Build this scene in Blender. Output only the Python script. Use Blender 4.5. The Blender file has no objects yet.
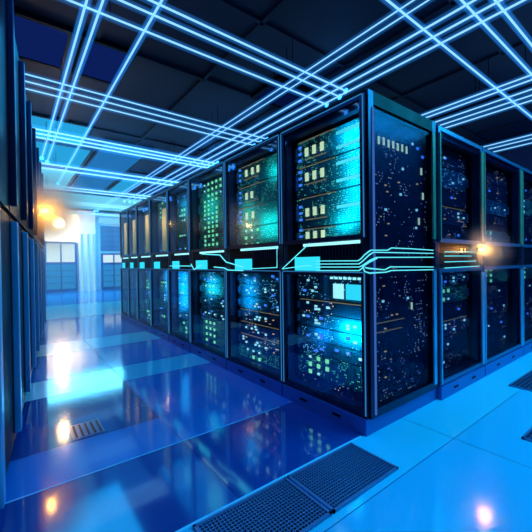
import bpy, bmesh, math, random
from mathutils import Matrix, Vector
random.seed(7)
C = bpy.context.scene.collection
sc = bpy.context.scene
PI = math.pi

# ------------------------------------------------------------------ materials
def mat(name, col, rough=.4, metal=0., emit=None, es=0., ior=1.45, coat=0., trans=0.):
    m = bpy.data.materials.new(name); m.use_nodes = True
    b = m.node_tree.nodes['Principled BSDF']
    b.inputs['Base Color'].default_value = (*col, 1)
    b.inputs['Roughness'].default_value = rough
    b.inputs['Metallic'].default_value = metal
    b.inputs['IOR'].default_value = ior
    b.inputs['Coat Weight'].default_value = coat
    b.inputs['Transmission Weight'].default_value = trans
    if emit:
        b.inputs['Emission Color'].default_value = (*emit, 1)
        b.inputs['Emission Strength'].default_value = es
    return m

def add_noise(m, scale=6., amt=.3, target='Roughness', base=.3):
    nt = m.node_tree; b = nt.nodes['Principled BSDF']
    tc = nt.nodes.new('ShaderNodeNewGeometry'); n = nt.nodes.new('ShaderNodeTexNoise')
    n.inputs['Scale'].default_value = scale; n.inputs['Detail'].default_value = 4
    mr = nt.nodes.new('ShaderNodeMapRange')
    mr.inputs['To Min'].default_value = base - amt/2; mr.inputs['To Max'].default_value = base + amt/2
    nt.links.new(tc.outputs['Position'], n.inputs['Vector'])
    nt.links.new(n.outputs['Fac'], mr.inputs['Value'])
    nt.links.new(mr.outputs['Result'], b.inputs[target])
    return m

def emitter(name, col, s):
    m = bpy.data.materials.new(name); m.use_nodes = True
    nt = m.node_tree; nt.nodes.clear()
    e = nt.nodes.new('ShaderNodeEmission'); o = nt.nodes.new('ShaderNodeOutputMaterial')
    e.inputs['Color'].default_value = (*col, 1); e.inputs['Strength'].default_value = s
    nt.links.new(e.outputs[0], o.inputs['Surface'])
    return m

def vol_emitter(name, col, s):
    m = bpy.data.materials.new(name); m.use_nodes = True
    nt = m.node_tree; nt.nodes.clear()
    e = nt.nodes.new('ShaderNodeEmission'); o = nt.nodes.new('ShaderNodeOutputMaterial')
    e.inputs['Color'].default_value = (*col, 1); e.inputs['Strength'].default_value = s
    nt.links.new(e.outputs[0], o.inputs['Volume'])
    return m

def glass(name, tint, gloss=.08, rough=.04, k=.32):
    m = bpy.data.materials.new(name); m.use_nodes = True
    nt = m.node_tree; nt.nodes.clear()
    t = nt.nodes.new('ShaderNodeBsdfTransparent'); t.inputs[0].default_value = (*tint, 1)
    g = nt.nodes.new('ShaderNodeBsdfGlossy'); g.inputs['Roughness'].default_value = rough
    g.inputs['Color'].default_value = (.8, .9, 1, 1)
    f = nt.nodes.new('ShaderNodeFresnel'); f.inputs['IOR'].default_value = 1.45
    mu = nt.nodes.new('ShaderNodeMath'); mu.operation = 'MULTIPLY_ADD'
    mu.inputs[1].default_value = k; mu.inputs[2].default_value = gloss*.2
    mx = nt.nodes.new('ShaderNodeMixShader'); o = nt.nodes.new('ShaderNodeOutputMaterial')
    nt.links.new(f.outputs[0], mu.inputs[0]); nt.links.new(mu.outputs[0], mx.inputs[0])
    nt.links.new(t.outputs[0], mx.inputs[1]); nt.links.new(g.outputs[0], mx.inputs[2])
    nt.links.new(mx.outputs[0], o.inputs['Surface'])
    return m

def face_mat(name, base, cell, thr, ca, cb, es):
    """equipment face: perforated metal with rows of tiny status lights, switched on at random"""
    m = mat(name, base, .45, .3)
    nt = m.node_tree; b = nt.nodes['Principled BSDF']; L = nt.links.new
    g = nt.nodes.new('ShaderNodeNewGeometry')
    sx = nt.nodes.new('ShaderNodeSeparateXYZ'); L(g.outputs['Position'], sx.inputs[0])
    def M(op, a, bb=None, c=None):
        n = nt.nodes.new('ShaderNodeMath'); n.operation = op
        for i, v in enumerate((a, bb, c)):
            if v is None: continue
            if isinstance(v, (int, float)): n.inputs[i].default_value = v
            else: L(v, n.inputs[i])
        return n.outputs[0]
    u = M('ADD', sx.outputs['X'], sx.outputs['Y']); v = sx.outputs['Z']
    us = M('DIVIDE', u, cell); vs = M('DIVIDE', v, cell*1.35)
    fu = M('FRACT', us); fv = M('FRACT', vs)
    iu = M('FLOOR', us); iv = M('FLOOR', vs)
    cb2 = nt.nodes.new('ShaderNodeCombineXYZ'); L(iu, cb2.inputs[0]); L(iv, cb2.inputs[1])
    wn = nt.nodes.new('ShaderNodeTexWhiteNoise'); wn.noise_dimensions = '2D'; L(cb2.outputs[0], wn.inputs['Vector'])
    inu = M('LESS_THAN', M('ABSOLUTE', M('SUBTRACT', fu, .5)), .26)
    inv = M('LESS_THAN', M('ABSOLUTE', M('SUBTRACT', fv, .5)), .2)
    dot = M('MULTIPLY', inu, inv)
    # clusters of lights
    ns = nt.nodes.new('ShaderNodeTexNoise'); ns.inputs['Scale'].default_value = 7.; L(g.outputs['Position'], ns.inputs['Vector'])
    on = M('GREATER_THAN', M('MULTIPLY', wn.outputs['Value'], M('MULTIPLY_ADD', ns.outputs['Fac'], 1.2, .4)), thr)
    k = M('MULTIPLY', dot, on)
    mx = nt.nodes.new('ShaderNodeMix'); mx.data_type = 'RGBA'
    mx.inputs['A'].default_value = (*ca, 1); mx.inputs['B'].default_value = (*cb, 1)
    sp = nt.nodes.new('ShaderNodeSeparateColor'); L(wn.outputs['Color'], sp.inputs[0]); L(sp.outputs[1], mx.inputs['Factor'])
    L(mx.outputs['Result'], b.inputs['Emission Color'])
    L(M('MULTIPLY', k, es), b.inputs['Emission Strength'])
    # perforation: dark holes between the metal web
    hole = M('MULTIPLY', M('LESS_THAN', M('ABSOLUTE', M('SUBTRACT', M('FRACT', M('DIVIDE', u, .012)), .5)), .33),
             M('LESS_THAN', M('ABSOLUTE', M('SUBTRACT', M('FRACT', M('DIVIDE', v, .012)), .5)), .33))
    bc = nt.nodes.new('ShaderNodeMix'); bc.data_type = 'RGBA'
    bc.inputs['A'].default_value = (*base, 1); bc.inputs['B'].default_value = (base[0]*.25, base[1]*.25, base[2]*.25, 1)
    L(hole, bc.inputs['Factor']); L(bc.outputs['Result'], b.inputs['Base Color'])
    return m

M_FR = add_noise(mat('rack_metal', (.02, .035, .09), .3, .7), 9, .2, base=.34)
M_BLK = add_noise(mat('rack_black', (.0018, .003, .009), .5, 0, ior=1.15), 9, .2, base=.4)
M_POST = mat('post_metal', (.12, .2, .4), .35, .7)
M_PLINTH = mat('plinth_paint', (.06, .16, .5), .35, .2)
M_GOLDLIT = mat('gold_lit_strip', (1, .85, .32), .38, .1)  # gold tone stands in for warm light reflected on the strips
M_STRIP = mat('strip_metal', (.34, .22, .14), .42, .2)
M_STEEL = mat('steel_strip', (.4, .6, .85), .3, .6)
M_GLASS = glass('door_glass', (.93, .97, 1))
M_TINT = glass('tinted_glass', (.55, .65, .8), .0, .15, .04)
M_SHELL = mat('chassis_paint', (.03, .045, .07), .4, .4)
M_FACE_B = face_mat('face_blue_lights', (.08, .15, .2), .011, .93, (.05, .35, 1), (.2, .8, 1), 2.2)
M_FACE_G = face_mat('face_green_lights', (.07, .2, .2), .012, .78, (.1, 1, .45), (.1, .7, .8), 1.0)
M_FACE_A = face_mat('face_amber_lights', (.05, .07, .13), .014, .92, (1, .6, .2), (.1, .4, 1), 1.8)
M_FACE_D = face_mat('face_few_lights', (.02, .035, .08), .014, .965, (.8, .7, .4), (.2, .4, 1), 1.0)
M_WHITE = emitter('lamp_warm_white', (.75, 1, .62), 1.05)
M_GREEN = emitter('lamp_green', (.25, 1, .5), 1.1)
M_CYAN = emitter('lamp_cyan', (.03, .72, .95), 1.1)
M_CYANW = emitter('lamp_pale_cyan', (.35, .9, 1), 1.25)
M_BLUE = emitter('lamp_blue', (.05, .25, 1), 1.3)
M_AMBER = emitter('lamp_amber', (.9, .6, .28), .8)
M_LINE = emitter('amber_line', (.7, .6, .35), .3)
M_BAR = emitter('bar_cyan', (.08, .85, 1), 1.1)
M_TRACE = emitter('trace_light', (.12, .8, .95), 1.15)
M_EDGE = emitter('edge_light', (.05, .36, .9), .5)
M_CORE = emitter('tube_core', (.3, .7, 1), 1.1)
M_CORE2 = emitter('tube_core_pale', (.3, .85, 1), 1.3)
M_HALO = vol_emitter('tube_halo', (.02, .28, 1), 4.0)  # soft glow around each tube, imitated by an emitting volume
M_WARM = emitter('lamp_warm', (1, .75, .42), 30)
M_ORANGE = emitter('lamp_orange', (1, .5, .12), 14)

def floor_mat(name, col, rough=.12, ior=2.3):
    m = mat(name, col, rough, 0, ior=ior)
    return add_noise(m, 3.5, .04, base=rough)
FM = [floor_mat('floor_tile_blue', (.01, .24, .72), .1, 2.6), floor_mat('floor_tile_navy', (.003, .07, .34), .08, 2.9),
      floor_mat('floor_tile_white_glare', (.6, .95, 1)), floor_mat('floor_tile_pale', (.06, .72, 1)), mat('floor_seam', (.02, .16, .45), .4), floor_mat('floor_tile_cyan', (.04, .6, .95))]  # white rows also carry bright ceiling reflections in their colour

# ------------------------------------------------------------------ mesh helpers
class MB:
    def __init__(s): s.bm = bmesh.new()
    def box(s, x0, x1, y0, y1, z0, z1, mi=0, bev=0):
        r = bmesh.ops.create_cube(s.bm, size=1)
        vs = r['verts']
        for v in vs:
            v.co = Vector(((x0+x1)/2+v.co.x*(x1-x0), (y0+y1)/2+v.co.y*(y1-y0), (z0+z1)/2+v.co.z*(z1-z0)))
        fs = {f for v in vs for f in v.link_faces}
        for f in fs: f.material_index = mi
        if bev:
            es = list({e for v in vs for e in v.link_edges})
            bmesh.ops.bevel(s.bm, geom=es, offset=bev, segments=2, affect='EDGES', profile=.6)
        return s
    def tube(s, pts, r, n=8, mi=0):
        pts = [Vector(p) for p in pts]
        rings = []
        up = Vector((0, 0, 1))
        for i, p in enumerate(pts):
            a = (p-pts[i-1]).normalized() if i else None
            b = (pts[i+1]-p).normalized() if i < len(pts)-1 else None
            d = (a+b).normalized() if a and b else (a or b)
            k = 1/max(.4, (a.dot(d))) if a and b else 1
            w = up if abs(d.z) < .95 else Vector((1, 0, 0))
            sx = d.cross(w).normalized(); sy = sx.cross(d).normalized()
            rings.append([s.bm.verts.new(p+(sx*math.cos(2*PI*j/n)+sy*math.sin(2*PI*j/n))*r*min(k, 1.4)) for j in range(n)])
        for q in range(len(rings)-1):
            for j in range(n):
                f = s.bm.faces.new((rings[q][j], rings[q][(j+1) % n], rings[q+1][(j+1) % n], rings[q+1][j])); f.material_index = mi; f.smooth = True
        f = s.bm.faces.new(rings[0][::-1]); f.material_index = mi
        f = s.bm.faces.new(rings[-1]); f.material_index = mi
        return s
    def sphere(s, c, r):
        x = bmesh.ops.create_uvsphere(s.bm, u_segments=20, v_segments=12, radius=r)
        for v in x['verts']: v.co += Vector(c)
        for f in s.bm.faces: f.smooth = True
        return s
    def mesh(s, name, *ms):
        bmesh.ops.recalc_face_normals(s.bm, faces=s.bm.faces)
        me = bpy.data.meshes.new(name); s.bm.to_mesh(me); s.bm.free()
        for m in ms: me.materials.append(m)
        return me
    def obj(s, name, ms, parent=None, loc=None):
        if not isinstance(ms, (tuple, list)): ms = (ms,)
        return link(name, s.mesh(name, *ms), parent, loc)

def link(name, me, parent=None, loc=None):
    o = bpy.data.objects.new(name, me); C.objects.link(o)
    if parent: o.parent = parent
    if loc: o.location = loc
    return o

def tag(o, label, cat, group=None):
    o['label'] = label; o['category'] = cat
    if group: o['group'] = group
    return o

def empty(name, loc, label, cat, group=None, rz=0):
    o = bpy.data.objects.new(name, None); C.objects.link(o)
    o.location = loc; o.rotation_euler = (0, 0, rz); o.empty_display_size = .1
    return tag(o, label, cat, group)

def struct(o): o['kind'] = 'structure'; return o

# ------------------------------------------------------------------ room shell
XF, XN, YL, YR, ZC = -14.5, 3.2, -3.4, 6.6, 3.35
def grid_floor():
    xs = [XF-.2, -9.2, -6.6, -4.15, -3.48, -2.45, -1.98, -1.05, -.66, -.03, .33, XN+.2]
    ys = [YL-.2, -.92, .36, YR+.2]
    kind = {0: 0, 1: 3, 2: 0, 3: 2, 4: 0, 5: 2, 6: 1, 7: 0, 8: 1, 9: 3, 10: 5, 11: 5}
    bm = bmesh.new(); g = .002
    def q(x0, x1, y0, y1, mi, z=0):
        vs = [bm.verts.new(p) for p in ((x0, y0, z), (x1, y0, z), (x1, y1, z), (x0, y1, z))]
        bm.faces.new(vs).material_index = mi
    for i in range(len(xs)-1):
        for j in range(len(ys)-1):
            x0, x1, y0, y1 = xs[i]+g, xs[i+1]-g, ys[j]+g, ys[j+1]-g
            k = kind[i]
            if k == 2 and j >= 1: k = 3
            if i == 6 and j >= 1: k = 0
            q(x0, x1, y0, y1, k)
    q(xs[0], xs[-1], ys[0], ys[-1], 4, -.003)
    me = bpy.data.meshes.new('floor'); bm.to_mesh(me); bm.free()
    for m in FM: me.materials.append(m)
    return struct(link('floor', me))
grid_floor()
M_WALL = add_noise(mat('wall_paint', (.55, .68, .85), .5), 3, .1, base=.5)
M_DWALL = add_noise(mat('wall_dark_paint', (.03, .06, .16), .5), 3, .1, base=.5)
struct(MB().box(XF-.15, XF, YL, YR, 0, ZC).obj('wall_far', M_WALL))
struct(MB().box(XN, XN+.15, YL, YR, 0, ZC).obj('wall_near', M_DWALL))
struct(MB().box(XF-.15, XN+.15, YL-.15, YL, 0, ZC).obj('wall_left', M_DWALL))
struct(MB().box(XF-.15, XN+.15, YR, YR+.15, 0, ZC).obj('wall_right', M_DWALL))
# ceiling: dark coffered grid
def ceiling():
    m = MB(); m.box(XF-.15, XN+.15, YL-.15, YR+.15, ZC, ZC+.1, 0)
    x = XF
    while x < XN:
        m.box(x-.02, x+.02, YL, YR, ZC-.03, ZC, 1); x += 1.2
    y = YL
    while y < YR:
        m.box(XF, XN, y-.02, y+.02, ZC-.03, ZC, 1); y += 1.2
    return struct(m.obj('ceiling', (mat('ceiling_paint', (.005, .010, .035), .6), mat('ceiling_grid', (.004, .008, .028), .6))))
ceiling()

# pale metal joint strips in the near floor
M_JOINT = mat('joint_metal', (.25, .75, 1), .3)
struct(MB().box(-.034, -.018, -3, -.05, 0, .003).obj('trim_4', M_JOINT))
struct(MB().box(-.664, -.656, -2.2, -.17, 0, .002).obj('trim_5', M_JOINT))
# far wall: doors, windows, bright column
M_NAVY = mat('door_frame_paint', (.02, .06, .25), .35)
M_PANE_B = emitter('pane_lit_blue', (.02, .3, .85), .75)
M_PANE_W = emitter('pane_lit_white', (.6, .88, 1), 1.1)
M_BOARD = mat('wall_board', (.05, .13, .33), .4)
def far_door(name, y0, y1, h, split, n):
    x = XF+.02
    f = MB()
    f.box(x, x+.08, y0-.07, y0, 0, h+.07).box(x, x+.08, y1, y1+.07, 0, h+.07).box(x, x+.08, y0, y1, h, h+.07)
    f.box(x, x+.07, y0, y1, 0, .12).box(x, x+.07, y0, y1, split-.05, split+.05)
    for k in range(1, n): 
        yy = y0+(y1-y0)*k/n; f.box(x, x+.07, yy-.025, yy+.025, 0, h)
    o = struct(f.obj(name, M_NAVY))
    for k in range(n):
        a = y0+(y1-y0)*k/n+.02; b = y0+(y1-y0)*(k+1)/n-.02
        p = MB().box(x+.01, x+.03, a, b, .12, split-.05)
        for zz in (.12+(split-.17)*q/4 for q in (1, 2, 3)): p.box(x+.005, x+.045, a, b, zz-.012, zz+.012, 1)
        p.obj('door_pane', (M_PANE_B, M_NAVY), o)
        MB().box(x+.01, x+.03, a, b, split+.05, h).obj('upper_pane', M_PANE_W, o)
far_door('door_1', -.62, .38, 1.95, 1.15, 2)
far_door('door_2', 1.42, 2.3, 1.5, 1.12, 2)
t = MB()
t.box(XF, XF+.25, .5, 1.12, 0, ZC-.03)
for y in (.56, .80, 1.0): t.box(XF+.25, XF+.27, y, y+.07, 0, 2.35, 1)
struct(t.obj('trim_1', (M_WALL, emitter('column_strip', (.3, .75, 1), 1.0))))
b = MB().box(XF, XF+.05, 1.35, 2.35, 1.7, 2.75)
for k in range(4): b.box(XF+.05, XF+.065, 1.38, 2.32, 1.85+k*.22, 1.88+k*.22, 1)
struct(b.obj('trim_2', (M_BOARD, M_DWALL)))
struct(MB().box(XF, XF+.1, 1.3, 2.4, 2.85, 3.1).obj('trim_3', emitter('wall_strip', (.2, .7, 1), .9)))

# ------------------------------------------------------------------ server equipment
def led_mesh(name, w, h, m): return MB().box(-w/2, w/2, -.004, .004, -h/2, h/2).mesh(name, m)
ME = {k: led_mesh('status_light_'+k, w, h, m) for k, (w, h, m) in dict(
    white=(.032, .062, M_WHITE), green=(.028, .028, M_GREEN), cyan=(.024, .016, M_CYANW), blue=(.03, .018, M_BLUE), amber=(.018, .008, M_AMBER),
    smallwhite=(.02, .016, M_CYANW), tall=(.016, .05, M_WHITE)).items()}

FACES = dict(window=M_FACE_G, led=M_FACE_B, amber=M_FACE_A, green=M_FACE_G, few=M_FACE_D, mesh=M_FACE_D, screen=M_FACE_B)
KTXT = dict(window='dark server with lit white windows', led='server with blue status lights', amber='server with amber status lights',
            green='server with green status lights', few='dark server with few lights', mesh='dark perforated server', screen='server with bright cyan screens')
ORD = ['topmost', 'second from top', 'third from top', 'fourth from top', 'fifth from top', 'sixth from top', 'seventh from top', 'eighth from top', 'ninth from top', 'tenth from top', 'eleventh from top', 'twelfth from top', 'lowest']
def server(kind, w, h, d, T, z, rackname, pos, near, rng, opts=None):
    """one chassis; local x along its face, y = 0 at the face pointing -y; T = rack matrix"""
    o = empty('rack_server', (0, 0, 0), '%s, %s in the %s' % (KTXT[kind], pos, rackname), 'server', 'servers in the '+rackname)
    o.matrix_world = T @ Matrix.Translation((0, 0, z))
    o.rotation_euler = T.to_euler()
    g = .0015
    MB().box(-w/2+.01, w/2-.01, .012, d, g, h).obj('chassis', M_SHELL, o)
    f = MB().box(-w/2, w/2, 0, .012, g+.002, h-.004, 0, .002)
    f.obj('face_plate', FACES[kind], o)
    if near:
        for s in (-1, 1):
            if kind == 'few': break
            MB().box(s*(w/2-.014)-.006, s*(w/2-.014)+.006, -.02, 0, h*.25, h*.75, 0, .002).obj('handle', M_POST if kind != 'mesh' else M_FR, o)
        if kind in ('window', 'amber', 'screen'): MB().box(-w/2+.03, w/2*(.2 if kind == 'window' else .9), -.003, 0, h-.012, h-.006).obj('trim_line', M_LINE, o)
    def L(k, x, zz): 
        if near or rng.random() < .5: link('status_light', ME[k], o, (x, -.004, zz))
    opts = opts or {}
    if kind == 'window':
        zc = opts.get('zc', h*.5); x0 = -w/2
        for fx in opts.get('xs', (.18, .30, .42)): L('white', x0+w*fx, zc)
        if near:
            MB().box(x0+w*.15, x0+w*.48, -.002, 0, zc-.06, zc-.052).obj('trim_line', M_LINE, o)
            for q in range(3): L('blue', x0+w*.07, zc-.05+q*.05)
    if kind == 'screen':
        MB().box(w*.06, w*.2, -.006, 0, h*.1, h*.62, 0, .002).obj('screen', M_CYANW, o)
        MB().box(w*.23, w*.45, -.006, 0, h*.1, h*.62, 0, .002).obj('screen', M_CYAN, o)
        for q in range(7): L('cyan', w*(.04+q*.06), h*.82)
        L('smallwhite', -w*.32, h*.7); L('smallwhite', -w*.2, h*.45); L('blue', -w*.38, h*.3); L('smallwhite', -w*.25, h*.3)
    if kind in ('led', 'amber'):
        ks = ('cyan', 'smallwhite', 'blue') if kind == 'led' else ('amber', 'smallwhite', 'amber', 'cyan')
        for q in range(rng.randint(4, 7)):
            L(rng.choice(ks), rng.choice((-.4, -.33, -.2, -.12, -.12, -.02, .1, .25, .34, .4))*w, h*rng.choice((.3, .5, .7)))
        if opts.get('col') is not None:
            L('cyan', opts['col']*w, h*.5); L('smallwhite', opts['col']*w+.03, h*.3)
    if kind == 'green':
        nx, nz = opts.get('g', (3, max(1, int(h/.05))))
        for i in range(nx):
            for j in range(nz):
                if rng.random() < .85: L('green' if rng.random() < .75 else 'smallwhite', -w*.3+i*w*.13, h*(j+.5)/nz)
    if kind == 'few':
        for q in range(2): L(rng.choice(('blue', 'amber', 'smallwhite')), rng.uniform(-.4, .4)*w, h*.5)
    if opts.get('glow'):
        a, b2 = opts['glow']
        for q in range(opts.get('ng', 1)):
            zz = h*(q+.5)/opts.get('ng', 1)
            MB().box(w*a, w*b2, -.006, 0, zz-.011, zz+.011, 0, .003).obj('glowing_bar', M_BAR, o)
    return o

def rack(x, y, rz, w, d, name, label, upper, lower, near=True, mid='plain', gold=False, glass_side=False, H=2.1, edge=True, side=False):
    T = Matrix.Translation((x, y, 0)) @ Matrix.Rotation(rz, 4, 'Z')
    r = empty('server_rack', (x, y, 0), label, 'server rack', 'row of server racks', rz)
    p = .05; g = .004
    f = MB()
    for (a, b) in ((g, g+p), (w-p-g, w-g)):
        f.box(a, b, .0, p, .1, H-.0); f.box(a, b, d-p-g, d-g, .1, H)
    f.box(g, w-g, 0, d-g, H-.05, H+.004, 1); f.box(p, w-p, 0, p, H-.09, H-.05); f.box(p, w-p, .02, d-.02, .1, .14)
    f.box(p, w-p, d-.03, d-.02, .14, H-.05, 1)
    f.obj('cabinet_frame', (M_FR, M_BLK), r)
    pl = MB().box(g, w-g, -.03, d-g, 0, .1, 0, .004)
    for q in (.3, .7): pl.box(w*q-.035, w*q+.035, -.033, -.029, .045, .06, 1)
    pl.obj('plinth', (M_PLINTH, M_BLK), r)
    # middle rail
    mr = MB().box(p, w-p, .0, .5, 1.0, 1.2)
    n = 12
    for q in range(n): mr.box(w*.5+q*(w*.42)/n, w*.5+q*(w*.42)/n+.008, -.004, 0, 1.09, 1.17, 1)
    mr.obj('middle_rail', (M_BLK, M_FR), r)
    for sx in ((g+.002, g+.012), (w-g-.012, w-g-.002)):
        if glass_side and sx[0] > .2: continue
        MB().box(sx[0]+(.0), sx[1], p, d-p, .14, H-.05).obj('side_panel', M_BLK, r)
    # doors: upper and lower
    dr = .035
    for (z0, z1, nm) in ((1.2, H-.02, 'upper_door'), (.11, 1.0, 'lower_door')):
        m = MB()
        m.box(g, g+dr, -.022, -.001, z0, z1, 0, .003).box(w-g-dr, w-g, -.022, -.001, z0, z1, 0, .003)
        m.box(g+dr, w-g-dr, -.022, -.001, z1-.03, z1).box(g+dr, w-g-dr, -.022, -.001, z0, z0+.03)
        dd = m.obj(nm, M_POST if side else M_FR, r)
        MB().box(g+dr, w-g-dr, -.014, -.010, z0+.03, z1-.03).obj('door_glass', M_TINT if side else M_GLASS, dd)
        if edge:
            MB().box(g+.004, g+.011, -.026, -.022, z0+.01, z1-.01).obj('edge_light', M_EDGE, dd)
            MB().box(w-g-.011, w-g-.004, -.026, -.022, z0+.01, z1-.01).obj('edge_light', M_EDGE, dd)
            MB().box(g+.012, w-g-.012, -.026, -.022, z1-.009, z1-.003).obj('edge_light', M_EDGE, dd)
        if side or gold:
            gw = .05 if side else .16
            zz0, zz1 = (z0+.01, z1-.05) if not gold else (z0+.05, z1-.25)
            if nm == 'upper_door' or side:
                MB().box(w-g-gw, w-g-.002, -.034, -.022, zz0, zz1, 0, .003).obj('handle_strip', (M_GOLDLIT if gold else M_STRIP) if nm == 'upper_door' else M_STEEL, dd)
                if side: MB().box(g+.002, g+.02, -.034, -.022, zz0, zz1, 0, .003).obj('handle_strip', (M_GOLDLIT if gold else M_STRIP) if nm == 'upper_door' else M_STEEL, dd)
    if side:
        MB().box(w-.06, w-.002, -.045, -.0, 1.0, 1.2, 0, .006).obj('lock_block', M_FR, r)
    if mid == 'cyan':
        MB().box(w*.18, w*.5, -.012, -.001, 1.0, 1.10, 0, .003).obj('display_block', M_CYAN, r)
        MB().box(w*.3, w*.93, -.012, -.001, 1.175, 1.195).obj('light_bar', M_CYANW, r)
    # equipment
    rng = random.Random(name)
    sw = w-2*p-.03
    def stack(items, z):
        """items from top to bottom; placed bottom up"""
        out = []
        for it in reversed(items):
            out.append((it, z)); z += it[1]
        return out[::-1]
    al = stack(upper, 1.203)+stack(lower, .14)
    for i, (it, z) in enumerate(al):
        pos = 'lowest' if i == len(al)-1 else ORD[i]
        TT = T @ Matrix.Translation((w/2, .09, 0))
        server(it[0], sw, it[1]-.001, min(.6, d-.2), TT, z, name, pos, near, rng, it[2] if len(it) > 2 else None)
    return r

G = dict(glow=(.12, .46))
# nearest rack (corner)
rack(-.79, 0, 0, .79, .84, 'nearest corner rack', 'nearest server rack at the corner of the block, glowing cyan inside',
     [('window', .20, dict(zc=.10, **G, ng=2)), ('window', .24, dict(zc=.15, **G, ng=2)), ('window', .24, dict(zc=.12, **G, ng=1)), ('window', .12, dict(zc=.06))],
     [('screen', .2), ('amber', .105, dict(col=-.2)), ('led', .105, dict(col=-.2)), ('led', .105, dict(col=-.2)), ('led', .1), ('green', .17, dict(g=(3, 3))), ('mesh', .06)],
     mid='cyan', glass_side=True)
rack(-1.655, 0, 0, .86, .84, 'second front rack', 'server rack with green lit servers, beside the corner rack',
     [('window', .2, dict(zc=.12, xs=(.22, .36, .48))), ('window', .2, dict(zc=.1, xs=(.22, .34))), ('window', .2, dict(zc=.11, xs=(.22, .36))), ('green', .2)],
     [('led', .12), ('led', .12, dict(col=-.3)), ('led', .12, dict(col=-.08)), ('amber', .12, dict(col=-.08)), ('amber', .12, dict(col=-.1)), ('amber', .12, dict(col=-.08)), ('green', .12)],
     mid='cyan')
rack(-2.505, 0, 0, .845, .84, 'third front rack', 'server rack with rows of small green lights, third from the corner',
     [('green', .2, dict(g=(5, 3))), ('green', .2, dict(g=(4, 4))), ('green', .2, dict(g=(4, 4))), ('green', .2, dict(g=(4, 4)))],
     [('led', .14), ('green', .14), ('led', .14, dict(col=.2)), ('led', .14, dict(col=.2)), ('green', .14, dict(g=(3, 2))), ('green', .14)],
     mid='cyan')
xs = [-2.51, -3.19, -3.92, -4.61, -5.15, -5.68]
nm = ['fourth', 'fifth', 'sixth', 'seventh', 'farthest']
for i in range(5):
    u = [('led' if i != 1 else 'green', .2), ('green', .2), ('led' if i % 2 else 'green', .2), ('led', .2)]
    rack(xs[i+1], 0, 0, xs[i]-xs[i+1]-.004, .84, nm[i]+' front rack',
         ['dark server rack with teal lights, fourth from the corner', 'server rack with a tan strip and green glow, fifth from the corner',
          'narrow server rack with a wide tan strip, sixth from the corner', 'narrow server rack, second from the far end of the row',
          'farthest server rack, at the far end of the row'][i],
         u, [('led', .17), ('green', .17), ('led', .17), ('led', .17), ('green', .17)], near=False, mid='cyan', gold=i > 0)

# side-facing racks (facing +x)
def F(*k): return [(a, b) for a, b in k]
rack(0, .85, PI/2, .83, .8, 'first side rack', 'side facing rack with dark glass doors and metal strip, next to the corner rack',
     F(('few', .16), ('led', .16), ('few', .16), ('amber', .16), ('few', .16)), F(('led', .14), ('green', .14), ('few', .14), ('amber', .14), ('few', .14), ('few', .14)), side=True, edge=False)
rack(0, 1.69, PI/2, 1.04, .8, 'second side rack', 'blue tinted side facing rack beyond the amber lamp',
     F(('few', .16), ('few', .16), ('led', .16), ('few', .16), ('green', .16)), F(('green', .17), ('few', .17), ('few', .17), ('few', .17), ('few', .17)), side=True, edge=False)
rack(0, 2.74, PI/2, 1.04, .8, 'farthest side rack', 'farthest side facing rack, cut off by the right edge of the view',
     F(('few', .2), ('green', .2), ('few', .2), ('few', .2)), F(('green', .17), ('few', .17), ('few', .17), ('few', .17), ('few', .17)), side=True, edge=False)

# corner rack's glass side: posts, glass and the equipment board seen behind it
cr = [o for o in C.objects if o.name == 'server_rack'][0]
m = MB()
X = .79
m.box(X, X+.012, .0, .05, .1, 2.1).box(X, X+.012, .78, .836, .1, 2.1).box(X, X+.012, .05, .78, 2.02, 2.1, 1).box(X, X+.012, .05, .78, .1, .15)
sd = m.obj('side_frame', (M_FR, M_BLK), cr)
MB().box(X-.002, X+.002, .05, .78, .15, 2.02).obj('side_glass', M_TINT, sd)
MB().box(X+.012, X+.02, .035, .047, .12, 2.0).obj('edge_light', emitter('side_edge_light', (.06, .2, .75), .6), sd)
MB().box(X+.012, X+.026, .76, .8, 1.22, 2.0, 0, .003).obj('handle_strip', M_STRIP, sd)
MB().box(X+.012, X+.026, .76, .8, .14, 1.0, 0, .003).obj('handle_strip', M_STEEL, sd)
MB().box(X+.012, X+.04, .75, .81, 1.0, 1.2, 0, .006).obj('lock_block', M_FR, sd)
MB().box(X-.045, X-.035, .06, .78, .15, 2.0).obj('equipment_board', M_FACE_D, cr)
bd = [o for o in C.objects if o.name.startswith('equipment_board')][0]
rg = random.Random(3)
for q in range(7): 
    o = link('board_light', ME['tall'], bd, (X-.033, .17+q*.055, 1.84+.004*(q % 2))); o.rotation_euler = (0, 0, PI/2)
for (yy, zz, k) in [(.24, 1.56, 'amber'), (.26, 1.52, 'amber'), (.24, 1.4, 'smallwhite'), (.27, 1.31, 'amber'), (.24, 1.23, 'amber'), (.7, 1.72, 'tall'), (.72, 1.54, 'tall'), (.63, 1.43, 'smallwhite'),
                    (.45, 1.7, 'smallwhite'), (.64, 1.62, 'amber'), (.66, 1.35, 'tall'), (.62, 1.3, 'smallwhite'), (.2, .8, 'smallwhite'), (.21, .9, 'amber'), (.22, .62, 'amber'), (.22, .47, 'amber'),
                    (.3, .7, 'amber'), (.36, .7, 'amber'), (.55, .74, 'tall'), (.22, .3, 'amber'), (.5, .8, 'smallwhite'), (.4, 1.6, 'amber'), (.42, 1.52, 'smallwhite'), (.58, 1.9, 'smallwhite'), (.65, 1.88, 'blue'), (.72, 1.83, 'blue')]:
    o = link('board_light', ME[k], bd, (X-.033, yy, zz)); o.rotation_euler = (0, 0, PI/2)
for (z0, y1) in ((.66, .45), (.60, .42)): MB().box(X-.035, X-.03, .1, y1, z0, z0+.006).obj('trim_line', M_LINE, bd)

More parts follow.
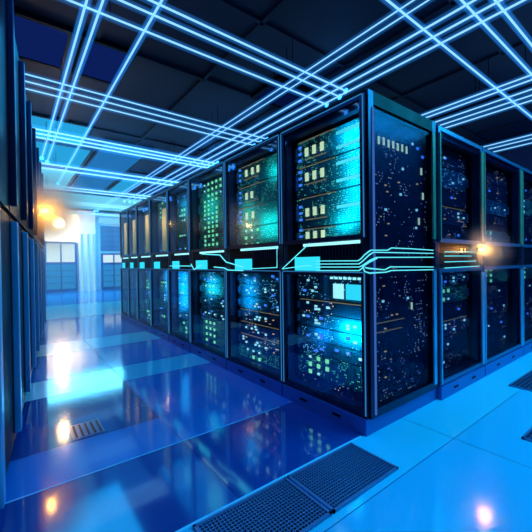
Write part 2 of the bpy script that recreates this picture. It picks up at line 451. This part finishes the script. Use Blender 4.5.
# ------------------------------------------------------------------ glowing circuit lines
TR = {
'v_up': [(-0.767, -0.035, 1.012), (-0.465, -0.035, 1.195)],
'v_low': [(-0.767, -0.035, 1.012), (-0.479, -0.035, 1.04), (-0.446, -0.035, 1.033)],
't1': [(-0.4, -0.035, 1.069), (-0.049, -0.035, 1.066), (-0.028, -0.035, 1.077), (0.0, -0.035, 1.101), (0.035, -0.039, 1.121), (0.035, -0.017, 1.128), (0.035, 0.151, 1.13), (0.035, 0.196, 1.145), (0.035, 0.438, 1.143), (0.035, 0.733, 1.137)],
't2': [(-0.4, -0.035, 1.048), (-0.041, -0.035, 1.047), (-0.015, -0.035, 1.063), (0.016, -0.035, 1.087), (0.035, -0.037, 1.1), (0.035, 0.005, 1.116), (0.035, 0.733, 1.114)],
't3': [(-0.4, -0.035, 1.027), (-0.038, -0.035, 1.028), (-0.009, -0.035, 1.041), (0.016, -0.035, 1.055), (0.035, -0.03, 1.068), (0.035, 0.032, 1.085), (0.035, 0.733, 1.086)],
't4': [(-0.4, -0.035, 1.003), (-0.042, -0.035, 1.006), (-0.019, -0.035, 1.02), (0.001, -0.035, 1.039), (0.03, -0.035, 1.055), (0.045, 0.027, 1.08)],
't5': [(-0.017, -0.035, 1.041), (-0.001, -0.035, 1.001), (0.035, -0.035, 0.992), (0.035, 0.131, 0.993), (0.035, 0.194, 1.002), (0.035, 0.731, 0.995)],
't6': [(0.004, -0.035, 1.025), (0.035, -0.04, 1.02), (0.035, 0.12, 1.008), (0.035, 0.181, 1.025), (0.035, 0.731, 1.015)],
't7': [(0.048, 0.883, 1.126), (0.048, 1.445, 1.131)], 't8': [(0.048, 0.881, 1.05), (0.048, 1.444, 1.053)],
't9': [(0.048, 0.88, 1.004), (0.048, 1.527, 1.009)], 't10': [(0.048, 0.882, 1.095), (0.048, 1.363, 1.096)],
'r2a': [(-1.287, -0.035, 1.18), (-0.829, -0.035, 1.186), (-0.832, -0.035, 1.023), (-1.135, -0.035, 1.013), (-1.2, -0.035, 1.013)],
'r2b': [(-1.743, -0.035, 1.147), (-1.626, -0.035, 1.075), (-1.324, -0.035, 1.026)],
'r2c': [(-1.667, -0.035, 1.016), (-1.59, -0.035, 0.996), (-1.324, -0.035, 0.994)],
'r3a': [(-2.434, -0.035, 1.06), (-2.355, -0.035, 0.995), (-2.173, -0.035, 1.047)],
'r3b': [(-2.145, -0.035, 1.169), (-1.743, -0.035, 1.147)], 'r3c': [(-1.873, -0.035, 1.025), (-1.667, -0.035, 1.016)],
'r4': [(-3.089, -0.035, 1.037), (-2.434, -0.035, 1.036)]}
TL = dict(v_up='glowing cyan line slanting up across the left of the corner rack', v_low='glowing cyan line running flat below the slanting one on the corner rack',
 t1='topmost glowing cyan circuit line wrapping around the rack corner', t2='second glowing cyan circuit line wrapping around the rack corner',
 t3='third glowing cyan circuit line wrapping around the rack corner', t4='short lowest glowing cyan line that curls up at the rack corner',
 t5='lowest glowing cyan circuit line on the side of the corner rack', t6='glowing cyan line just above the lowest one on the rack side',
 t7='topmost glowing line across the first side rack', t8='glowing line third from top across the first side rack', t9='lowest glowing line across the first side rack', t10='glowing line second from top across the first side rack',
 r2a='bright cyan bracket shaped line at the right of the second rack', r2b='cyan line sloping down from the third rack to the second', r2c='cyan line flat along the bottom left of the second rack',
 r3a='V shaped glowing cyan line between the third and fourth racks', r3b='glowing cyan line along the top of the third rack middle rail', r3c='short glowing cyan line at the lower right of the third rack',
 r4='glowing cyan line across the fourth rack')
for k, pts in TR.items():
    tag(MB().tube(pts, .0036 if k[0] != 'r' or k == 'r2a' else .006, 6).obj('light_line', M_TRACE), TL[k], 'light line', 'glowing circuit lines on the racks')

# ------------------------------------------------------------------ ceiling light tubes
def tube_light(a, b, label, r=.0085, pale=False, R=.034):
    a = Vector(a); b = Vector(b)
    o = empty('light_tube', a, label, 'ceiling light', 'ceiling light tubes')
    MB().tube([(0, 0, 0), b-a], r, 8).obj('tube', M_CORE2 if pale else M_CORE, o)
    MB().tube([(0, 0, 0), b-a], R, 12).obj('halo', M_HALO, o)  # added glow volume around the tube, not a solid cover
    dn = (b-a).normalized(); n = max(2, int((b-a).length/2.5)+1) if a.z > 3.02 or a.y > 2 or a.y < -.9 else 0
    for k in range(n):
        p = (b-a)*((k+.5)/n)
        MB().tube([p+Vector((0, 0, .005)), p+Vector((0, 0, ZC-3.0))], .004, 6).obj('hanger', M_BLK, o)
    return o
Z = 3.0
def ytube(x0, y0, x1, y1, label, **k):      # the crossing tubes hang a little higher than the long ones
    q = 2.01/1.94
    f = lambda x, y: (1.2367+(x-1.2367)*q, -1.7229+(y+1.7229)*q, 3.07)
    return tube_light(f(x0, y0), f(x1, y1), label, **k)
tube_light((-6.0, -1.25, Z), (2, -1.25, Z), 'outer of the two long light tubes above the left cabinets')
tube_light((-6.2, -1.155, Z), (2, -1.155, Z), 'inner of the two long light tubes above the left cabinets')
tube_light((-8.0, -.81, Z), (2, -.81, Z), 'long single light tube running down the aisle ceiling')
for k, (y, n) in enumerate(((.69, 'nearer'), (.78, 'farther'))):
    tube_light((-12, y, Z), (1.2, y, Z), n+' tube of the pair above the front row of racks', r=.0055, R=.028)
for y, n in ((1.06, 'nearest'), (1.22, 'middle'), (1.36, 'farthest')):
    tube_light((-9.5, y, Z), (1.2, y, Z), n+' tube of the three parallel tubes above the racks')
for k, (x0, y0, x1, y1, n) in enumerate(((-1.23, -1.9, -1.23, 1.33, 'right'), (-1.36, -1.9, -1.36, 1.38, 'middle'), (-1.58, -1.9, -1.58, 1.4, 'left'))):
    ytube(x0, y0, x1, y1, n+' tube of the near trio crossing the aisle')
for x, n in ((-2.92, 'nearest'), (-3.08, 'middle'), (-3.26, 'farthest')):
    ytube(x, -2.0, x, 1.5, n+' tube of the second trio crossing the aisle')
for x, n in ((-4.5, 'nearest'), (-4.68, 'middle'), (-4.86, 'farthest')):
    ytube(x, -2.0, x, 1.5, n+' tube of the third trio crossing the aisle', pale=True, r=.012, R=.06)
for i, x in enumerate((-6.35, -8.35, -10.5, -12.6)):
    for j, dx in enumerate((0, .35)):
        ytube(x-dx, -2.2, x-dx, 2.6, '%s pale tube of the %s pair at the far end' % (('nearer', 'farther')[j], ('nearest', 'second', 'third', 'last')[i]), pale=True, r=.017, R=.07)
for x, n in ((-.19, 'left'), (.14, 'middle'), (.29, 'right')):
    ytube(x, -.6, x, 5.5, n+' tube of the three crossing the right corner')
for y, n in ((2.66, 'first'), (2.78, 'second'), (3.03, 'third'), (3.2, 'fourth'), (3.36, 'fifth')):
    tube_light((-3, y, Z), (2.2, y, Z), n+' of the five tubes behind the side racks', r=.0085)
for y, n in ((4.75, 'nearest'), (4.95, 'middle'), (5.2, 'farthest')):
    tube_light((-3, y, Z), (1.2, y, Z), n+' of the three faint tubes at far right', r=.008)

# backlit ceiling panels
def cpanel(x0, x1, y0, y1, m, label, z=ZC-.05):
    o = empty('ceiling_panel', ((x0+x1)/2, (y0+y1)/2, z), label, 'ceiling panel', 'backlit ceiling panels')
    w, h = (x1-x0)/2, (y1-y0)/2
    f = MB().box(-w, w, -h, -h+.04, 0, .05).box(-w, w, h-.04, h, 0, .05).box(-w, -w+.04, -h+.04, h-.04, 0, .05).box(w-.04, w, -h+.04, h-.04, 0, .05)
    f.obj('panel_frame', M_BLK, o)
    MB().box(-w+.04, w-.04, -h+.04, h-.04, .015, .03).obj('panel_diffuser', m, o)
P_C = emitter('panel_cyan', (.02, .42, .85), .85)
P_N = emitter('panel_navy', (.01, .04, .32), .32)
P_W = emitter('panel_pale', (.15, .7, 1), 1.0)
cpanel(-5.9, -4.8, -2.0, -.6, P_C, 'cyan backlit ceiling panel nearest to the left cabinets')
cpanel(-7.7, -6.0, -2.0, -.4, P_C, 'larger cyan ceiling panel behind the nearest cyan one')
cpanel(-9.8, -5.3, -.35, .55, emitter('panel_blue', (.02, .26, .75), .6), 'long blue ceiling panel along the aisle')
cpanel(-9.8, -7.9, .62, 1.2, P_C, 'small cyan ceiling panel beside the long blue one')
cpanel(-10.4, -7.8, -2.0, -.4, P_W, 'pale bright ceiling panel at the left of the far end')
cpanel(-13.8, -10.6, -1.6, 2.6, P_W, 'large bright ceiling panel in front of the far wall')
cpanel(-3.25, -2.45, -1.9, -1.2, P_N, 'dim navy ceiling panel above the left cabinets')
cpanel(-3.25, -2.45, -1.12, -.62, P_N, 'dim navy ceiling panel above the aisle')
cpanel(-2.5, -1.9, .9, 1.9, emitter('panel_dim', (.005, .025, .2), .2), 'faint navy ceiling panel above the second rack')

# ------------------------------------------------------------------ left cabinets
a = Vector((-5.93, -1.24, 0)); bq = Vector((-.3, -1.79, 0)); dv = (bq-a).normalized(); ang = math.atan2(dv.y, dv.x)
wd = .7; ncab = 8
lab = ['farthest tall dark cabinet at the end of the left row', 'second tall dark cabinet from the far end of the left row', 'third tall dark cabinet from the far end of the left row',
       'fourth tall dark cabinet from the far end of the left row', 'fourth tall dark cabinet from the near end of the left row', 'third tall dark cabinet from the near end of the left row',
       'second tall dark cabinet from the near end of the left row', 'nearest tall dark cabinet at the left edge']
M_CAB = add_noise(mat('cabinet_paint', (.004, .007, .018), .5, 0, ior=1.12), 5, .2, base=.35)
for k in range(ncab):
    p = a+dv*wd*k
    o = empty('tall_cabinet', p, lab[k], 'cabinet', 'tall cabinets along the left', ang)
    MB().box(.003, wd-.003, -.8, -.03, .08, 2.6, 0, .006).obj('cabinet_body', M_CAB, o)
    MB().box(.003, wd-.003, -.78, -.05, 0, .08).obj('plinth', M_BLK, o)
    for (z0, z1, n) in ((.09, 1.33, 'lower_door'), (1.36, 2.58, 'upper_door')):
        m = MB().box(.012, wd-.012, -.029, -.008, z0, z1, 0, .003)
        for q in range(0): m.box(.06, wd-.16, -.008, -.003, z0+.12+q*.12, z0+.15+q*.12, 1)
        d_ = m.obj(n, (M_CAB, M_BLK), o)
        MB().box(wd-.10, wd-.04, -.008, .022, z0+.04, z1-.02, 0, .004).obj('handle_strip', M_STEEL if n == 'lower_door' else M_FR, d_)

# ------------------------------------------------------------------ lamps
def lamp_orb(name, loc, r, m, label, cat, base):
    o = empty(name, loc, label, cat)
    MB().sphere((0, 0, 0), r).obj('bulb', m, o)
    MB().box(*base, 0, .004).obj('mounting_plate', M_BLK, o)
    return o
def light(kind, loc, col, e, size=.1, rot=None, sy=None, spot=None):
    l = bpy.data.lights.new('lamp', kind); l.energy = e; l.color = col
    if kind == 'AREA':
        l.size = size
        if sy: l.shape = 'RECTANGLE'; l.size_y = sy
    else: l.shadow_soft_size = size
    o = bpy.data.objects.new('lamp', l); C.objects.link(o); o.location = loc
    if rot: o.rotation_euler = rot
    return o
lamp_orb('wall_lamp', (XF+.35, -.2, 2.75), .2, M_WARM, 'round warm white lamp on the far wall past the left cabinets', 'lamp', (-.35, -.12, -.04, .04, -.04, .04))
lamp_orb('added_orange_light', (-3.3, -1.44, 1.68), .025, M_ORANGE, 'small orange light added for the glow on the left cabinets', 'lamp', (-.02, .02, -.05, -.02, -.03, .03))  # added source for the orange flare on the cabinet fronts
lamp_orb('added_warm_light', (-5.93, -1.08, 1.95), .04, M_ORANGE, 'warm light added at the end corner of the farthest left cabinet', 'lamp', (-.02, .02, -.16, -.03, -.03, .03))  # added source that warms the gold strips across the aisle
lamp_orb('amber_lamp', (.065, 1.5, 1.15), .012, M_ORANGE, 'small amber lamp glowing on the side rack door', 'lamp', (-.03, -.01, -.02, .02, -.02, .02))
light('POINT', (-3.3, -1.4, 1.68), (1, .4, .06), 14, .03)
light('POINT', (XF+.7, -.2, 2.75), (1, .66, .32), 170, .1)
light('POINT', (-5.85, -1.0, 1.95), (1, .6, .2), 26, .06)
light('POINT', (.08, 1.5, 1.15), (1, .42, .08), 5, .01)
# unseen cyan lights added behind the door glass for the glow on the equipment
for (x, y, z, e, c, a) in ((-.19, .02, 1.62, 3.6, (0, .7, 1), (.12, .62)), (-.28, .02, 1.33, .8, (0, .7, .9), (.1, .1)), (-.2, .02, .58, 4.5, (0, .6, 1), (.24, .12)), (-.5, .02, .52, .8, (0, .4, 1), (.1, .1)), (-.2, .02, 1.93, 1.5, (0, .5, 1), (.2, .08)),
                        (-1.1, .02, 1.4, 2.0, (0, .9, .8), (.3, .2)), (-1.0, .02, 1.85, .9, (0, .85, .8), (.15, .1)), (-1.45, .02, 1.5, .8, (0, .8, .6), (.1, .3)), (-1.45, .02, .75, 2, (0, .5, 1), (.1, .3)), (-2.2, .02, 1.7, 1.2, (0, .8, .6), (.2, .3)), (-2.2, .02, .8, 2.5, (0, .6, .9), (.2, .2)),
                        (-2.9, .02, 1.8, 1, (0, .6, .9), (.2, .2)), (-3.0, .02, .7, 7, (0, .45, 1), (.2, .5)), (-3.5, .02, 1.6, 1.2, (0, .8, .6), (.2, .2)), (-3.5, .02, .8, 6, (0, .5, 1), (.2, .5)), (-4.2, .02, .8, 5, (0, .5, 1), (.2, .5)), (-4.9, .02, .8, 5, (0, .5, 1), (.2, .5))):
    light('AREA', (x, y, z), c, e, a[0], rot=(PI/2, 0, 0), sy=a[1])
# added fill lights below the ceiling, brightening floor and aisle
light('AREA', (-.8, -1.0, 3.28), (.003, .27, 1), 42, 1.8, sy=1.2)
light('AREA', (-4.2, -.8, 3.26), (.01, .42, 1), 34, 3.2, sy=1.4)
light('AREA', (1.5, 2.2, 3.2), (.01, .55, 1), 200, 1.2, sy=3.5)
light('AREA', (-12.2, .3, 3.2), (.08, .55, 1), 300, 2.2, sy=3)

def haze(b, dens, label, c=None, r=1):
    m = bpy.data.materials.new('haze'); m.use_nodes = True
    nt = m.node_tree; nt.nodes.clear()
    e = nt.nodes.new('ShaderNodeVolumeScatter'); o = nt.nodes.new('ShaderNodeOutputMaterial')
    e.inputs['Color'].default_value = (*((.9, .9, 1) if c else (.3, .7, 1)), 1); e.inputs['Density'].default_value = dens; e.inputs['Anisotropy'].default_value = .3
    if c:       # thickest at the middle, thinning out to nothing at the rim
        L = nt.links.new
        g = nt.nodes.new('ShaderNodeNewGeometry'); d = nt.nodes.new('ShaderNodeVectorMath'); d.operation = 'DISTANCE'
        d.inputs[1].default_value = c; L(g.outputs['Position'], d.inputs[0])
        mr = nt.nodes.new('ShaderNodeMapRange'); L(d.outputs['Value'], mr.inputs['Value'])
        mr.inputs['From Min'].default_value = 0; mr.inputs['From Max'].default_value = r
        mr.inputs['To Min'].default_value = 1; mr.inputs['To Max'].default_value = 0
        p = nt.nodes.new('ShaderNodeMath'); p.operation = 'POWER'; p.inputs[1].default_value = 2; L(mr.outputs['Result'], p.inputs[0])
        q = nt.nodes.new('ShaderNodeMath'); q.operation = 'MULTIPLY'; q.inputs[1].default_value = dens; L(p.outputs[0], q.inputs[0])
        L(q.outputs[0], e.inputs['Density'])
    nt.links.new(e.outputs[0], o.inputs['Volume'])
    b = b.obj('haze', m)
    b['kind'] = 'stuff'; tag(b, label, 'haze')
haze(MB().box(XF+.3, -3.0, -3.2, -.07, .02, 2.95).box(XF+.3, -5.95, -.07, 3.5, .02, 2.95), .042, 'thin bright haze filling the far end of the aisle')
haze(MB().sphere((.08, 1.5, 1.15), .26), 4, 'haze added for the golden glow around the amber lamp on the side racks', (.08, 1.5, 1.15), .26)  # haze ball added so the lamp gets a soft glow
haze(MB().sphere((-3.3, -1.4, 1.68), .6), 9, 'haze added for the orange glow in front of the left cabinets', (-3.3, -1.4, 1.68), .6)  # local haze added to spread the orange light over the cabinets

# ------------------------------------------------------------------ floor grates and vent
M_GR = mat('grate_metal', (.22, .25, .5), .35, .5)
def grate(x0, x1, y0, y1, label, cell=.016, name='floor_grate', frame=True):
    o = empty(name, ((x0+x1)/2, (y0+y1)/2, 0), label, 'floor grate', 'perforated floor grates')
    w, h = (x1-x0)/2, (y1-y0)/2
    MB().box(-w, w, -h, h, .0005, .002).obj('backing', M_BLK, o)
    f = MB().box(-w, w, -h, -h+.012, .002, .012).box(-w, w, h-.012, h, .002, .012).box(-w, -w+.012, -h, h, .002, .012).box(w-.012, w, -h, h, .002, .012)
    f.obj('frame', M_GR, o)
    m = MB(); x = -w+cell
    while x < w-.012: m.box(x-.002, x+.002, -h+.012, h-.012, .002, .010); x += cell
    y = -h+cell
    while y < h-.012: m.box(-w+.012, w-.012, y-.002, y+.002, .002, .009); y += cell
    m.obj('grid', M_GR, o)
grate(-.01, .29, -.66, -.17, 'perforated dark floor grate nearest to the rack corner')
grate(-.01, .29, -1.16, -.67, 'perforated dark floor grate in front of the nearest to the rack corner')
grate(.24, .84, 1.58, 2.2, 'dark floor grate at the right edge, beside the side racks', cell=.03)
grate(.58, 1.2, .66, 1.2, 'dark floor grate at the lower right edge of the floor', cell=.03)
o = empty('floor_vent', (-1.19, -1.35, 0), 'small floor vent with dark slots near the left cabinets', 'floor vent')
MB().box(-.11, .11, -.09, .09, .0005, .003).obj('vent_plate', mat('vent_paint', (.06, .12, .33), .2), o)
for k in range(5): MB().box(-.09, .09, -.072+k*.034, -.06+k*.034, .003, .005).obj('slot', M_BLK, o)

# ------------------------------------------------------------------ camera, world, view
cam = bpy.data.cameras.new('camera'); co = bpy.data.objects.new('camera', cam); C.objects.link(co)
Fv = Vector((-0.79510724, 0.60640109, -0.00906639)); Rv = Vector((0.60646833, 0.79499785, -0.01321294)); Uv = Rv.cross(Fv)
co.matrix_world = Matrix.Translation((1.23670067, -1.72287373, 1.06016111)) @ Matrix((Rv, Uv, -Fv)).transposed().to_4x4()
cam.sensor_width = 36; cam.lens = 334.4108*36/532; cam.clip_start = .02
sc.camera = co
w = bpy.data.worlds.new('world'); sc.world = w; w.use_nodes = True
w.node_tree.nodes['Background'].inputs[0].default_value = (.005, .02, .08, 1)
vs = sc.view_settings; sc.display_settings.display_device = 'sRGB'
vs.view_transform = 'Standard'; vs.look = 'None'; vs.gamma = 1; vs.exposure = 0; vs.use_curve_mapping = False
